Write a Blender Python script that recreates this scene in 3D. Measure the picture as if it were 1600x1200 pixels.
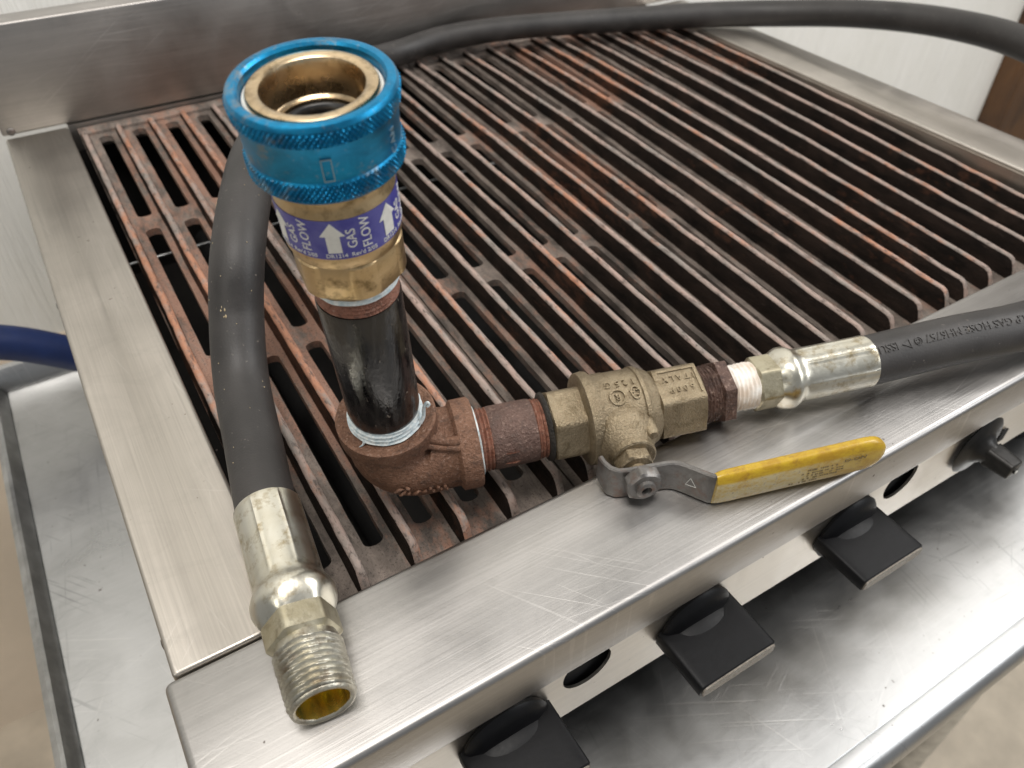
import bpy, bmesh, math, random
from mathutils import Vector, Matrix, noise
from math import pi, sin, cos, radians
random.seed(7)
S = bpy.context.scene
COL = S.collection
for o in list(bpy.data.objects): bpy.data.objects.remove(o)

# ---------------------------------------------------------------- camera, world, lamps
cam_d = bpy.data.cameras.new("camera"); cam = bpy.data.objects.new("camera", cam_d); COL.objects.link(cam)
RX, RY, RZ = Vector((.8531, -.5217, .0053)), Vector((.3483, .5769, .7388)), Vector((-.3885, -.6284, .6739))
cam.matrix_world = Matrix(((RX.x, RY.x, RZ.x, -.0144), (RX.y, RY.y, RZ.y, -.1901), (RX.z, RY.z, RZ.z, .2838), (0, 0, 0, 1)))
cam_d.sensor_width = 36; cam_d.lens = 1234.69 / 1600 * 36
cam_d.clip_start = .01; cam_d.clip_end = 50
cam_d.dof.use_dof = True; cam_d.dof.focus_distance = .335; cam_d.dof.aperture_fstop = 13
S.camera = cam
W = bpy.data.worlds.new("World"); S.world = W; W.use_nodes = True
wb = W.node_tree.nodes['Background']; wb.inputs[0].default_value = (.93, .96, 1, 1); wb.inputs[1].default_value = .26
S.view_settings.view_transform = 'Standard'; S.view_settings.look = 'None'
S.view_settings.exposure = .1; S.view_settings.gamma = 1
try: S.cycles.max_bounces = 8
except Exception: pass

def area(name, loc, target, sx, sy, power, col):
    d = bpy.data.lights.new(name, 'AREA'); d.shape = 'RECTANGLE'; d.size = sx; d.size_y = sy; d.energy = power; d.color = col
    o = bpy.data.objects.new(name, d); COL.objects.link(o); o.location = loc
    o.rotation_euler = (Vector(target) - Vector(loc)).to_track_quat('-Z', 'Y').to_euler(); return o
area('added_overhead_lamp', (-.1, -.20, 1.8), (.25, .25, 0), .8, .55, 22, (1, .96, .91))  # added key light from above, not a real ceiling fixture
area('added_overhead_lamp', (1.75, -.3, 1.5), (.5, .2, -.1), .8, .8, 19, (1, .98, .95))  # added lamp, placed to brighten the table and its rolled edge
area('window_lamp', (1.65, -1.25, .95), (.3, .0, 0),   .7, .8, 10, (.96, .98, 1))
area('doorway_lamp', (-1.7, -.55, 1.5), (.1, .1, 0), .6, .9, 8, (1, .96, .86))

# ---------------------------------------------------------------- node helpers
def mat(name):
    m = bpy.data.materials.new(name); m.use_nodes = True; nt = m.node_tree
    return m, nt, nt.nodes['Principled BSDF']
def N(nt, t, **k):
    n = nt.nodes.new(t)
    for a, v in k.items():
        if a.startswith('i_'):
            key = a[2:]; n.inputs[int(key) if key.isdigit() else key].default_value = v
        else: setattr(n, a, v)
    return n
PLANE = ['XY']
def coord(nt, scale=(1, 1, 1), rot=(0, 0, 0), loc=(0, 0, 0)):
    g = N(nt, 'ShaderNodeNewGeometry'); m = N(nt, 'ShaderNodeMapping'); src = g.outputs['Position']
    if PLANE[0] == 'XZ' and rot != (0, 0, 0):
        sp = N(nt, 'ShaderNodeSeparateXYZ'); cm = N(nt, 'ShaderNodeCombineXYZ'); nt.links.new(src, sp.inputs[0])
        nt.links.new(sp.outputs[0], cm.inputs[0]); nt.links.new(sp.outputs[2], cm.inputs[1]); nt.links.new(sp.outputs[1], cm.inputs[2]); src = cm.outputs[0]
    m.inputs['Scale'].default_value = scale; m.inputs['Rotation'].default_value = rot; m.inputs['Location'].default_value = loc
    if rot != (0, 0, 0):                 # rotate first, then stretch
        m2 = N(nt, 'ShaderNodeMapping'); m2.inputs['Rotation'].default_value = rot
        m.inputs['Rotation'].default_value = (0, 0, 0)
        nt.links.new(src, m2.inputs[0]); nt.links.new(m2.outputs[0], m.inputs[0])
    else: nt.links.new(src, m.inputs[0])
    return m.outputs[0]
def noi(nt, vec, scale, detail=4, rough=.55, dist=0):
    n = N(nt, 'ShaderNodeTexNoise'); n.inputs['Scale'].default_value = scale; n.inputs['Detail'].default_value = detail
    n.inputs['Roughness'].default_value = rough; n.inputs['Distortion'].default_value = dist
    if vec is not None: nt.links.new(vec, n.inputs['Vector'])
    return n.outputs['Fac']
def ramp(nt, fac, stops, interp='LINEAR'):
    r = N(nt, 'ShaderNodeValToRGB'); e = r.color_ramp; e.interpolation = interp
    while len(e.elements) < len(stops): e.elements.new(.5)
    for el, (p, c) in zip(e.elements, stops):
        el.position = p; el.color = (c, c, c, 1) if isinstance(c, (int, float)) else (*c, 1)
    nt.links.new(fac, r.inputs[0]); return r.outputs[0]
def mixc(nt, fac, a, b, bt='MIX'):
    n = N(nt, 'ShaderNodeMix', data_type='RGBA', blend_type=bt)
    for s, v in ((0, fac), (6, a), (7, b)):
        if hasattr(v, 'links'): nt.links.new(v, n.inputs[s])
        elif s == 0: n.inputs[0].default_value = v
        else: n.inputs[s].default_value = (*v, 1)
    return n.outputs[2]
def mth(nt, op, a, b=0.):
    n = N(nt, 'ShaderNodeMath', operation=op)
    for i, v in enumerate((a, b)):
        if hasattr(v, 'links'): nt.links.new(v, n.inputs[i])
        else: n.inputs[i].default_value = v
    return n.outputs[0]
def bump(nt, b, h, strength, dist):
    n = N(nt, 'ShaderNodeBump'); n.inputs['Strength'].default_value = strength; n.inputs['Distance'].default_value = dist
    nt.links.new(h, n.inputs['Height']); nt.links.new(n.outputs[0], b.inputs['Normal'])
L = lambda nt, a, b: nt.links.new(a, b)

def scratches(nt, seed, density=.66, across=620, along=11, angles=(.3, 1.1, 2.2, 2.75)):
    acc = None
    for k, a in enumerate(angles):
        f = noi(nt, coord(nt, (along, across, across * .02), (0, 0, a), (seed + k * 3.1, seed * 2, k)), 1, 1.5, .5, .35)
        t = ramp(nt, f, [(density + .012 * k, 0), (density + .035 + .012 * k, 1)])
        acc = t if acc is None else mth(nt, 'MAXIMUM', acc, t)
    patch = ramp(nt, noi(nt, coord(nt, loc=(seed, 1, 2)), 9, 3), [(.46, .05), (.66, 1)])
    return mth(nt, 'MULTIPLY', acc, patch)

def steel(name, along='X', base=(.60, .57, .53), rough=.3, brush=.5, scr=.5, dirt=.35, seed=1., brushscale=1.0, planar='XY', angles=(.3, 1.1, 2.2, 2.75), darkscr=0.):
    m, nt, b = mat(name); PLANE[0] = planar
    A, B = 9 * brushscale, 900 * brushscale
    sc = {'X': (A, B, B), 'Y': (B, A, B), 'Z': (B, B, A)}[along]
    fine = noi(nt, coord(nt, sc, loc=(seed, seed, seed)), 1, 3, .6)
    A2, B2 = 5, 260
    sc2 = {'X': (A2, B2, B2), 'Y': (B2, A2, B2), 'Z': (B2, B2, A2)}[along]
    mid = noi(nt, coord(nt, sc2, loc=(seed, 0, seed)), 1, 3, .6)
    cloud = noi(nt, coord(nt, loc=(seed, 3, seed)), 13, 5, .6, .6)
    speck = ramp(nt, noi(nt, coord(nt, loc=(1, seed, 4)), 260, 2, .5), [(.70, 0), (.755, 1)])
    speckmask = ramp(nt, noi(nt, coord(nt, loc=(seed, 9, 4)), 16, 3), [(.53, 0), (.66, 1)])
    speck = mth(nt, 'MULTIPLY', speck, speckmask)
    sm = scratches(nt, seed, angles=angles); PLANE[0] = 'XY'
    c = mixc(nt, ramp(nt, cloud, [(.3, 0), (.72, 1)]), tuple(x * (1 - dirt * .45) for x in base), base)
    c = mixc(nt, ramp(nt, fine, [(.34, .0), (.66, brush * .9)]), c, tuple(min(1, x * 1.3) for x in base))
    c = mixc(nt, mth(nt, 'MULTIPLY', sm, scr), c, (.80, .78, .75))
    smear = ramp(nt, noi(nt, coord(nt, (1, 1.7, 1), loc=(seed, 5, 2)), 24, 6, .7, 1.2), [(.50, 0), (.68, .55)])
    c = mixc(nt, mth(nt, 'MULTIPLY', smear, dirt), c, tuple(x * .62 for x in base))
    if darkscr:
        ds = scratches(nt, seed + 40, .655, 420, 13, (.9, 1.7, 2.6, .1)); c = mixc(nt, mth(nt, 'MULTIPLY', ds, darkscr), c, (.10, .10, .11))
    c = mixc(nt, mth(nt, 'MULTIPLY', speck, .85), c, (.10, .07, .05))
    L(nt, c, b.inputs['Base Color']); b.inputs['Metallic'].default_value = 1
    r = mth(nt, 'ADD', mth(nt, 'MULTIPLY', ramp(nt, cloud, [(.25, 0), (.75, 1)]), .22), rough - .09)
    r = mth(nt, 'ADD', r, mth(nt, 'ADD', mth(nt, 'MULTIPLY', mid, .03), mth(nt, 'MULTIPLY', fine, .08)))
    r = mth(nt, 'ADD', r, mth(nt, 'MULTIPLY', speck, .4))
    L(nt, r, b.inputs['Roughness'])
    b.inputs['Anisotropic'].default_value = .45
    h = mth(nt, 'ADD', mth(nt, 'MULTIPLY', fine, brush), mth(nt, 'MULTIPLY', mid, brush * .35))
    h = mth(nt, 'SUBTRACT', h, mth(nt, 'MULTIPLY', sm, .4 * scr))
    bump(nt, b, h, .35, .0006)
    return m

def plain(name, col, rough=.5, metal=0., var=.25, nscale=60, bmp=.2, bscale=300, bdist=.0004, col2=None, spec=None, coat=0):
    m, nt, b = mat(name)
    f = noi(nt, coord(nt), nscale, 5, .6)
    c2 = col2 if col2 else tuple(x * (1 - var) for x in col)
    L(nt, mixc(nt, ramp(nt, f, [(.35, 0), (.65, 1)]), c2, col), b.inputs['Base Color'])
    g = noi(nt, coord(nt, loc=(3, 3, 3)), bscale, 4, .6)
    L(nt, mth(nt, 'ADD', mth(nt, 'MULTIPLY', g, .2), rough - .1), b.inputs['Roughness'])
    b.inputs['Metallic'].default_value = metal
    if spec is not None: b.inputs['Specular IOR Level'].default_value = spec
    if coat: b.inputs['Coat Weight'].default_value = coat
    bump(nt, b, g, bmp, bdist)
    return m

M = {}
M['rim_y'] = steel('brushed_steel_side', 'Y', (.47, .435, .39), .36, .42, .18, .3, 2., angles=(1.35, 1.75, .6, 2.3))
M['rim_x'] = steel('brushed_steel_front', 'X', (.44, .425, .41), .35, .30, .26, .35, 5., angles=(.2, .75, 2.9, 1.0))
M['back'] = steel('sooty_steel_backsplash', 'X', (.50, .475, .45), .40, .3, .45, .4, 8., planar='XZ', angles=(-.05, -.35, .12, -.6))
M['panel'] = steel('steel_panel', 'X', (.66, .62, .56), .28, .25, .35, .3, 11.)
M['table'] = steel('scratched_table_steel', 'X', (.53, .53, .525), .27, .12, .26, .45, 14., .5, angles=(.5, 1.25, 2.1, -.4), darkscr=.38)
M['liner'] = plain('sooted_liner', (.02, .017, .015), .7, .2, .5, 30, .3)
M['dark'] = plain('dark_cavity', (.012, .011, .011), .8, 0, .3)
M['knob'] = plain('black_knob_plastic', (.005, .005, .006), .46, 0, .3, 200, .15, 500, .0003, spec=.28)
M['knob_print'] = plain('worn_print_strip', (.27, .24, .20), .45, 0, .5, 900, .6, 900, .0005, col2=(.12, .10, .08))
M['stem'] = plain('grimy_stem_metal', (.022, .020, .018), .40, .4, .5, 120)
M['floor'] = plain('floor_concrete', (.62, .54, .43), .75, 0, .28, 9, .5, 60, .002)
M['white'] = plain('white_paint_mark', (.80, .79, .74), .5, 0, .12, 300, .3, 800)
M['label_blue'] = plain('blue_label_film', (.045, .045, .29), .32, 0, .25, 130, .3, 600, .0003, col2=(.10, .10, .36))
M['tape'] = plain('thread_tape', (.78, .80, .78), .5, 0, .25, 500, .5, 1200, .0004, col2=(.42, .52, .56))
M['sealant'] = plain('white_thread_sealant', (.86, .84, .80), .55, 0, .12, 120, .4, 900, .0004, col2=(.66, .55, .45))
M['rubber_ring'] = plain('black_rubber_seal', (.015, .015, .016), .4)
M['blue_hose'] = plain('navy_hose_coating', (.010, .028, .12), .5, 0, .3, 40)
M['trim_dark'] = plain('rolled_edge_steel', (.62, .63, .63), .34, 1, .35, 40)

# wall paint with vertical grain, dents and grey rubs
def wallmat(name, c1, c2, z=18):
    m, nt, b = mat(name)
    g = noi(nt, coord(nt, (60, 60, 3.5)), 1, 5, .65, .4)
    g2 = noi(nt, coord(nt, (220, 220, 12), loc=(4, 1, 2)), 1, 3, .6)
    d = noi(nt, coord(nt, (1, 1, .6)), 7, 5, .7, .5)
    streak = ramp(nt, g, [(.30, 1), (.37, .25), (.47, 0)])
    c = mixc(nt, ramp(nt, d, [(.35, 0), (.62, 1)]), c2, c1)
    c = mixc(nt, mth(nt, 'MULTIPLY', streak, .16), c, tuple(x * .62 for x in c2))
    L(nt, c, b.inputs['Base Color']); b.inputs['Roughness'].default_value = .5
    bump(nt, b, mth(nt, 'ADD', g, mth(nt, 'MULTIPLY', g2, .6)), .8, .004)
    return m
M['wall'] = wallmat('white_painted_wood', (.90, .89, .85), (.85, .84, .79))
M['lowwall'] = plain('shade_tinted_plaster', (.84, .72, .58), .6, 0, .12, 6, .5, 25, .003)  # warm shade and bounce below table height put into a tan colour
M['post'] = wallmat('brown_door_wood', (.14, .065, .022), (.055, .028, .015))

# cast iron, sooty with rust patches; worn rib crowns
def rustmask(nt, lo=.60, hi=.72):
    g = N(nt, 'ShaderNodeNewGeometry'); sp = N(nt, 'ShaderNodeSeparateXYZ'); L(nt, g.outputs['Position'], sp.inputs[0])
    big = noi(nt, coord(nt, (1.6, .55, 1), loc=(.3, .15, 0)), 8.5, 6, .75, .3)
    grain = noi(nt, coord(nt, (1, .45, 1), loc=(5, 2, 2)), 210, 5, .75)
    left = ramp(nt, sp.outputs[0], [(.09, .085), (.20, 0)])       # the left grate has rusted most
    front = ramp(nt, sp.outputs[1], [(.03, 0), (.13, .10)])      # less rust towards the front edge
    v = mth(nt, 'ADD', mth(nt, 'ADD', big, left), mth(nt, 'ADD', front, mth(nt, 'MULTIPLY', grain, .5)))
    return ramp(nt, v, [(lo + .27, 0), (hi + .27, 1)])
def iron(name, kind):
    m, nt, b = mat(name)
    med = noi(nt, coord(nt, (1, .4, 1), loc=(2, 1, 3)), 75, 5, .65, .4)
    fine = noi(nt, coord(nt, loc=(1, 5, 3)), 900, 4, .65)
    pit = noi(nt, coord(nt, (1, .28, 1), loc=(7, 5, 3)), 420, 5, .75, .3)
    if kind == 'crown':
        c = mixc(nt, ramp(nt, med, [(.38, 0), (.62, 1)]), (.27, .235, .21), (.42, .305, .26))
        c = mixc(nt, mth(nt, 'MULTIPLY', rustmask(nt), .85), c, (.46, .20, .11))
        c = mixc(nt, ramp(nt, pit, [(.52, 0), (.64, .85)]), c, (.07, .055, .048)); rgh = .48
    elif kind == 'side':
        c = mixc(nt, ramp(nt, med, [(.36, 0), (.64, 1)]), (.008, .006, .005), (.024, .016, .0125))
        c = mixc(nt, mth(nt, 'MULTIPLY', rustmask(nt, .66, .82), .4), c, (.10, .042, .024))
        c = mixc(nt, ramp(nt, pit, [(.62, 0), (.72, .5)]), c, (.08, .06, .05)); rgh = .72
    else:
        c = mixc(nt, ramp(nt, med, [(.36, 0), (.62, 1)]), (.085, .070, .060), (.25, .205, .175))
        c = mixc(nt, mth(nt, 'MULTIPLY', rustmask(nt), .7), c, (.36, .19, .13))
        c = mixc(nt, ramp(nt, fine, [(.55, 0), (.70, .8)]), c, (.03, .024, .02))
        c = mixc(nt, ramp(nt, pit, [(.60, 0), (.70, .6)]), c, (.30, .25, .21)); rgh = .62
    L(nt, c, b.inputs['Base Color'])
    L(nt, mth(nt, 'ADD', mth(nt, 'MULTIPLY', fine, .25), rgh - .1), b.inputs['Roughness'])
    b.inputs['Specular IOR Level'].default_value = .10 if kind == 'side' else .35
    bump(nt, b, mth(nt, 'ADD', mth(nt, 'MULTIPLY', pit, 1.0), mth(nt, 'MULTIPLY', fine, .5)), .85, .0011)
    return m
M['iron'] = iron('sooty_cast_iron', 'side'); M['crown'] = iron('worn_rib_crown', 'crown'); M['plate'] = iron('grate_plate_iron', 'plate')

def rusty_fitting(name, c1, c2, c3, rough=.6, grain=1400):
    m, nt, b = mat(name)
    f = noi(nt, coord(nt), 55, 6, .65, .3); g = noi(nt, coord(nt, loc=(3, 1, 0)), grain, 3, .7); h = noi(nt, coord(nt, loc=(6, 1, 0)), 190, 4, .7)
    c = mixc(nt, ramp(nt, f, [(.34, 0), (.66, 1)]), c1, c2)
    c = mixc(nt, ramp(nt, h, [(.52, 0), (.68, .7)]), c, c3)
    c = mixc(nt, ramp(nt, g, [(.56, 0), (.72, .45)]), c, (.50, .36, .29)); c = mixc(nt, ramp(nt, g, [(.3, .6), (.45, 0)]), c, (.05, .025, .02))
    L(nt, c, b.inputs['Base Color']); L(nt, mth(nt, 'ADD', mth(nt, 'MULTIPLY', h, .3), rough - .15), b.inputs['Roughness'])
    b.inputs['Metallic'].default_value = .25
    bump(nt, b, mth(nt, 'ADD', g, h), .9, .0012)
    return m
M['elbow'] = rusty_fitting('rust_brown_malleable_iron', (.175, .085, .050), (.27, .142, .088), (.085, .050, .036), .6, 750)
M['nipple'] = rusty_fitting('rust_tinged_pipe', (.095, .055, .043), (.165, .098, .078), (.085, .06, .052), .5, 700)
M['bushing'] = rusty_fitting('dark_rust_bushing', (.065, .038, .030), (.12, .068, .052), (.04, .025, .022), .5, 500)
M['thread_rust'] = rusty_fitting('rust_thread', (.22, .09, .055), (.30, .13, .085), (.09, .05, .04), .5, 600)
M['grime'] = plain('black_grime', (.03, .024, .018), .7, 0, .6, 400, 1, 900, .001)

def brass(name, c1, c2, rough, metal=1., grain=700, gs=.3, dark=(.16, .11, .05)):
    m, nt, b = mat(name)
    f = noi(nt, coord(nt), 60, 6, .65, .5); g = noi(nt, coord(nt, loc=(3, 1, 0)), grain, 3, .7)
    c = mixc(nt, ramp(nt, f, [(.34, 0), (.66, 1)]), c1, c2)
    c = mixc(nt, ramp(nt, noi(nt, coord(nt, loc=(8, 1, 2)), 150, 4, .7), [(.52, 0), (.70, .8)]), c, dark)
    if gs > .6: c = mixc(nt, ramp(nt, g, [(.35, .45), (.5, 0), (.62, 0), (.75, .5)]), c, (.58, .5, .36)); c = mixc(nt, ramp(nt, g, [(.34, .6), (.45, 0)]), c, (.12, .09, .05))
    L(nt, c, b.inputs['Base Color']); b.inputs['Metallic'].default_value = metal
    L(nt, mth(nt, 'ADD', mth(nt, 'MULTIPLY', f, .25), rough - .1), b.inputs['Roughness'])
    bump(nt, b, g, gs, .0005 if gs < .6 else .0012)
    return m
M['brass'] = brass('tarnished_brass', (.50, .36, .19), (.62, .47, .28), .34)
M['brass_bright'] = brass('polished_brass_ring', (.50, .38, .24), (.62, .49, .32), .26, 1, 300, .1)
M['bronze'] = brass('sandcast_bronze', (.20, .155, .098), (.33, .265, .175), .40, .75, 850, .62, (.15, .11, .06))
M['zinc'] = brass('yellowish_zinc_plate', (.62, .585, .48), (.72, .70, .62), .29, 1, 240, .25, (.36, .28, .15))
M['zinc_hex'] = brass('tarnished_zinc_hex', (.42, .37, .25), (.56, .52, .40), .38, .9, 500, .4, (.24, .2, .13))
M['zinc_thread'] = brass('worn_zinc_thread', (.42, .38, .29), (.60, .58, .50), .33, .95, 700, .4, (.25, .19, .13))
M['chromate'] = brass('yellow_chromate_bore', (.72, .66, .18), (.75, .50, .10), .22, .9, 300, .1, (.25, .35, .12))
M['strap'] = brass('galvanised_strap', (.13, .12, .11), (.26, .25, .24), .42, .75, 600, .5, (.20, .13, .10))

def blackpipe():
    m, nt, b = mat('black_varnished_pipe')
    st = noi(nt, coord(nt, (420, 420, 26)), 1, 4, .6); pt = noi(nt, coord(nt, (1, 1, .5)), 420, 3, .6)
    c = mixc(nt, ramp(nt, st, [(.45, 0), (.68, .6)]), (.005, .005, .006), (.035, .031, .028))
    c = mixc(nt, ramp(nt, pt, [(.68, 0), (.74, .8)]), c, (.26, .22, .18))
    L(nt, c, b.inputs['Base Color']); L(nt, ramp(nt, st, [(.4, .09), (.7, .30)]), b.inputs['Roughness']); b.inputs['Specular IOR Level'].default_value = .65
    bump(nt, b, mth(nt, 'ADD', st, pt), .25, .0008)
    return m
M['pipe'] = blackpipe()
def bluemat():
    m, nt, b = mat('blue_anodised_aluminium')
    f = noi(nt, coord(nt, (1, 1, 2)), 90, 5, .7, .4); s = noi(nt, coord(nt, loc=(5, 5, 5)), 700, 3, .7)
    c = mixc(nt, ramp(nt, f, [(.35, 0), (.65, 1)]), (.012, .165, .33), (.016, .28, .53))
    c = mixc(nt, ramp(nt, noi(nt, coord(nt, loc=(2, 7, 1)), 75, 5, .75), [(.54, 0), (.64, .6)]), c, (.27, .25, .20))
    c = mixc(nt, ramp(nt, s, [(.62, 0), (.75, .5)]), c, (.40, .42, .40))
    L(nt, c, b.inputs['Base Color']); b.inputs['Metallic'].default_value = .9
    L(nt, mth(nt, 'ADD', mth(nt, 'MULTIPLY', f, .3), .24), b.inputs['Roughness']); bump(nt, b, s, .15, .0004)
    return m
M['blue'] = bluemat()
def rubber():
    m, nt, b = mat('black_hose_rubber')
    f = noi(nt, coord(nt), 28, 5, .6); g = noi(nt, coord(nt, loc=(3, 1, 0)), 900, 3, .6)
    dust = ramp(nt, noi(nt, coord(nt, loc=(9, 1, 5)), 420, 2, .5), [(.70, 0), (.77, .8)])
    c = mixc(nt, ramp(nt, f, [(.35, 0), (.65, 1)]), (.021, .019, .018), (.042, .038, .036))
    c = mixc(nt, dust, c, (.16, .14, .12))
    L(nt, c, b.inputs['Base Color']); L(nt, mth(nt, 'ADD', mth(nt, 'MULTIPLY', f, .25), .38), b.inputs['Roughness'])
    b.inputs['Specular IOR Level'].default_value = .5
    bump(nt, b, mth(nt, 'ADD', g, mth(nt, 'MULTIPLY', dust, .6)), .22, .0005)
    return m
M['rubber'] = rubber()
def yellow():
    m, nt, b = mat('worn_yellow_vinyl')
    f = noi(nt, coord(nt, (1, 1, 2)), 110, 6, .75, .3); z = N(nt, 'ShaderNodeTexCoord'); sp = N(nt, 'ShaderNodeSeparateXYZ')
    L(nt, z.outputs['Object'], sp.inputs[0])
    h = noi(nt, coord(nt, loc=(5, 1, 1)), 600, 3, .7)
    face = ramp(nt, mth(nt, 'SUBTRACT', .0, mth(nt, 'ADD', mth(nt, 'MULTIPLY', sp.outputs[2], 1), mth(nt, 'MULTIPLY', f, .002))), [(0, 0), (1, 1)])
    c = mixc(nt, ramp(nt, f, [(.4, 0), (.6, 1)]), (.38, .215, .010), (.50, .325, .016)); c = mixc(nt, ramp(nt, noi(nt, coord(nt, loc=(2, 2, 2)), 210, 5, .75), [(.56, 0), (.68, .6)]), c, (.22, .12, .03))
    g = N(nt, 'ShaderNodeNewGeometry'); at = N(nt, 'ShaderNodeAttribute', attribute_name='worn')
    wear = mth(nt, 'MULTIPLY', at.outputs['Fac'], ramp(nt, mth(nt, 'ADD', mth(nt, 'MULTIPLY', h, .4), mth(nt, 'MULTIPLY', f, .6)), [(.36, .15), (.54, 1)]))
    c = mixc(nt, wear, c, (.50, .42, .24))
    c = mixc(nt, mth(nt, 'MULTIPLY', at.outputs['Fac'], ramp(nt, h, [(.58, 0), (.68, .6)])), c, (.20, .15, .12))
    L(nt, c, b.inputs['Base Color']); b.inputs['Roughness'].default_value = .38
    b.inputs['Coat Weight'].default_value = .15
    bump(nt, b, h, .25, .0004)
    return m
M['yellow'] = yellow()

# ---------------------------------------------------------------- geometry helpers
class MB:
    def __init__(s): s.v = []; s.f = []; s.mi = []
    def add(s, vs, fs, mi=0):
        o = len(s.v); s.v += [Vector(p) for p in vs]
        for k, fc in enumerate(fs):
            s.f.append([o + i for i in fc]); s.mi.append(mi[k] if isinstance(mi, list) else mi)
        return s
    def build(s, name, mats, parent=None, smooth=None, flip=False):
        off = Vector(parent.matrix_world.translation) if parent is not None else Vector((0, 0, 0))
        if parent is not None:
            p = parent; off = Vector((0, 0, 0))
            while p is not None: off += p.location; p = p.parent
        me = bpy.data.meshes.new(name); me.from_pydata([v - off for v in s.v], [], s.f)
        if not isinstance(mats, (list, tuple)): mats = [mats]
        for m in mats: me.materials.append(m)
        me.polygons.foreach_set('material_index', s.mi)
        bm = bmesh.new(); bm.from_mesh(me); bmesh.ops.recalc_face_normals(bm, faces=bm.faces)
        if smooth:
            for f in bm.faces: f.smooth = True
            lim = radians(smooth)
            for e in bm.edges:
                if len(e.link_faces) == 2 and e.calc_face_angle(0) > lim: e.smooth = False
        bm.to_mesh(me); bm.free()
        o = bpy.data.objects.new(name, me); COL.objects.link(o)
        if parent is not None: o.parent = parent
        return o
def thing(name, label, cat, loc=(0, 0, 0), group=None):
    o = bpy.data.objects.new(name, None); COL.objects.link(o); o.location = loc; o.empty_display_size = .05
    o['label'] = label; o['category'] = cat
    if group: o['group'] = group
    return o
def lab(o, t): o['label'] = t; return o

def boxmb(mb, lo, hi, bev=0., seg=2, mi=0):
    bm = bmesh.new(); bmesh.ops.create_cube(bm, size=1)
    lo, hi = Vector(lo), Vector(hi)
    for v in bm.verts: v.co = Vector([(lo[i] + hi[i]) / 2 + v.co[i] * (hi[i] - lo[i]) for i in range(3)])
    if bev: bmesh.ops.bevel(bm, geom=list(bm.edges), offset=bev, segments=seg, affect='EDGES', profile=.5)
    bm.verts.ensure_lookup_table(); bm.verts.index_update()
    mb.add([v.co.copy() for v in bm.verts], [[v.index for v in f.verts] for f in bm.faces], mi); bm.free(); return mb

def frame(A, ref=(0, 0, 1)):
    A = Vector(A).normalized(); r = Vector(ref)
    if abs(A.dot(r)) > .95: r = Vector((1, 0, 0))
    X = (r - A * r.dot(A)).normalized(); Y = A.cross(X); return A, X, Y
def tube(mb, O, A, prof, n=64, ref=(0, 0, 1), cap0=True, cap1=True, mi=0, shape=None):
    """revolve prof [(s, r)] about axis A from O; shape(theta, i) multiplies the radius"""
    O = Vector(O); A, X, Y = frame(A, ref); vs = []; fs = []
    for i, (s, r) in enumerate(prof):
        for j in range(n):
            t = 2 * pi * j / n; k = shape(t, i) if shape else 1
            vs.append(O + A * s + (X * cos(t) + Y * sin(t)) * r * k)
    m = len(prof)
    for i in range(m - 1):
        for j in range(n):
            a, b = i * n + j, i * n + (j + 1) % n; fs.append([a, b, b + n, a + n])
    if cap0 and prof[0][1] > 1e-6: fs.append([j for j in range(n)][::-1])
    if cap1 and prof[-1][1] > 1e-6: fs.append([(m - 1) * n + j for j in range(n)])
    mb.add(vs, fs, mi); return mb
def hexshape(n=6, ph=0., rnd=.0):
    w = 2 * pi / n
    def f(t, i):
        a = ((t + ph) % w) - w / 2
        return min(1 / cos(a), (1 / cos(w / 2)) * (1 - rnd)) if True else 1
    return f
def hexa(mb, O, A, s0, s1, r, ref=(0, 0, 1), ph=0., ch=.0012, rnd=.03, n=6, mi=0, cut=.93):
    """hex with chamfered ends: r is the flat radius"""
    sh = hexshape(n, ph, rnd); prof = [(s0, r * cut), (s0 + ch, r * .999), (s1 - ch, r * .999), (s1, r * cut)]
    fullr = r
    def shp(t, i):
        k = sh(t, i)
        return min(k, 1.02) if i in (0, 3) else k
    tube(mb, O, A, prof, 96, ref, True, True, mi, shp); return mb
def thread(mb, O, A, s0, s1, r0, r1, pitch=.0018, depth=.0009, ref=(0, 0, 1), n=72, mi=0, caps=True, rag=.0):
    k = max(2, int((s1 - s0) / pitch * 8)); prof = [(s0 + (s1 - s0) * i / k, r0 + (r1 - r0) * i / k) for i in range(k + 1)]
    def shp(t, i):
        s, r = prof[i]; ph = (s / pitch + t / (2 * pi)) % 1
        d = depth * (1 - abs(2 * ph - 1))
        if rag: d += rag * (noise.noise(Vector((cos(t) * 3, sin(t) * 3, s * 900))) )
        return (r - d) / r
    tube(mb, O, A, prof, n, ref, caps, caps, mi, shp); return mb
def catmull(P, n=14):
    P = [Vector(p) for p in P]; out = []
    Q = [P[0] * 2 - P[1]] + P + [P[-1] * 2 - P[-2]]
    for i in range(1, len(Q) - 2):
        a, b, c, d = Q[i - 1:i + 3]
        for k in range(n):
            t = k / n
            out.append(.5 * ((2 * b) + (c - a) * t + (2 * a - 5 * b + 4 * c - d) * t * t + (3 * b - a - 3 * c + d) * t ** 3))
    out.append(P[-1]); return out
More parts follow.
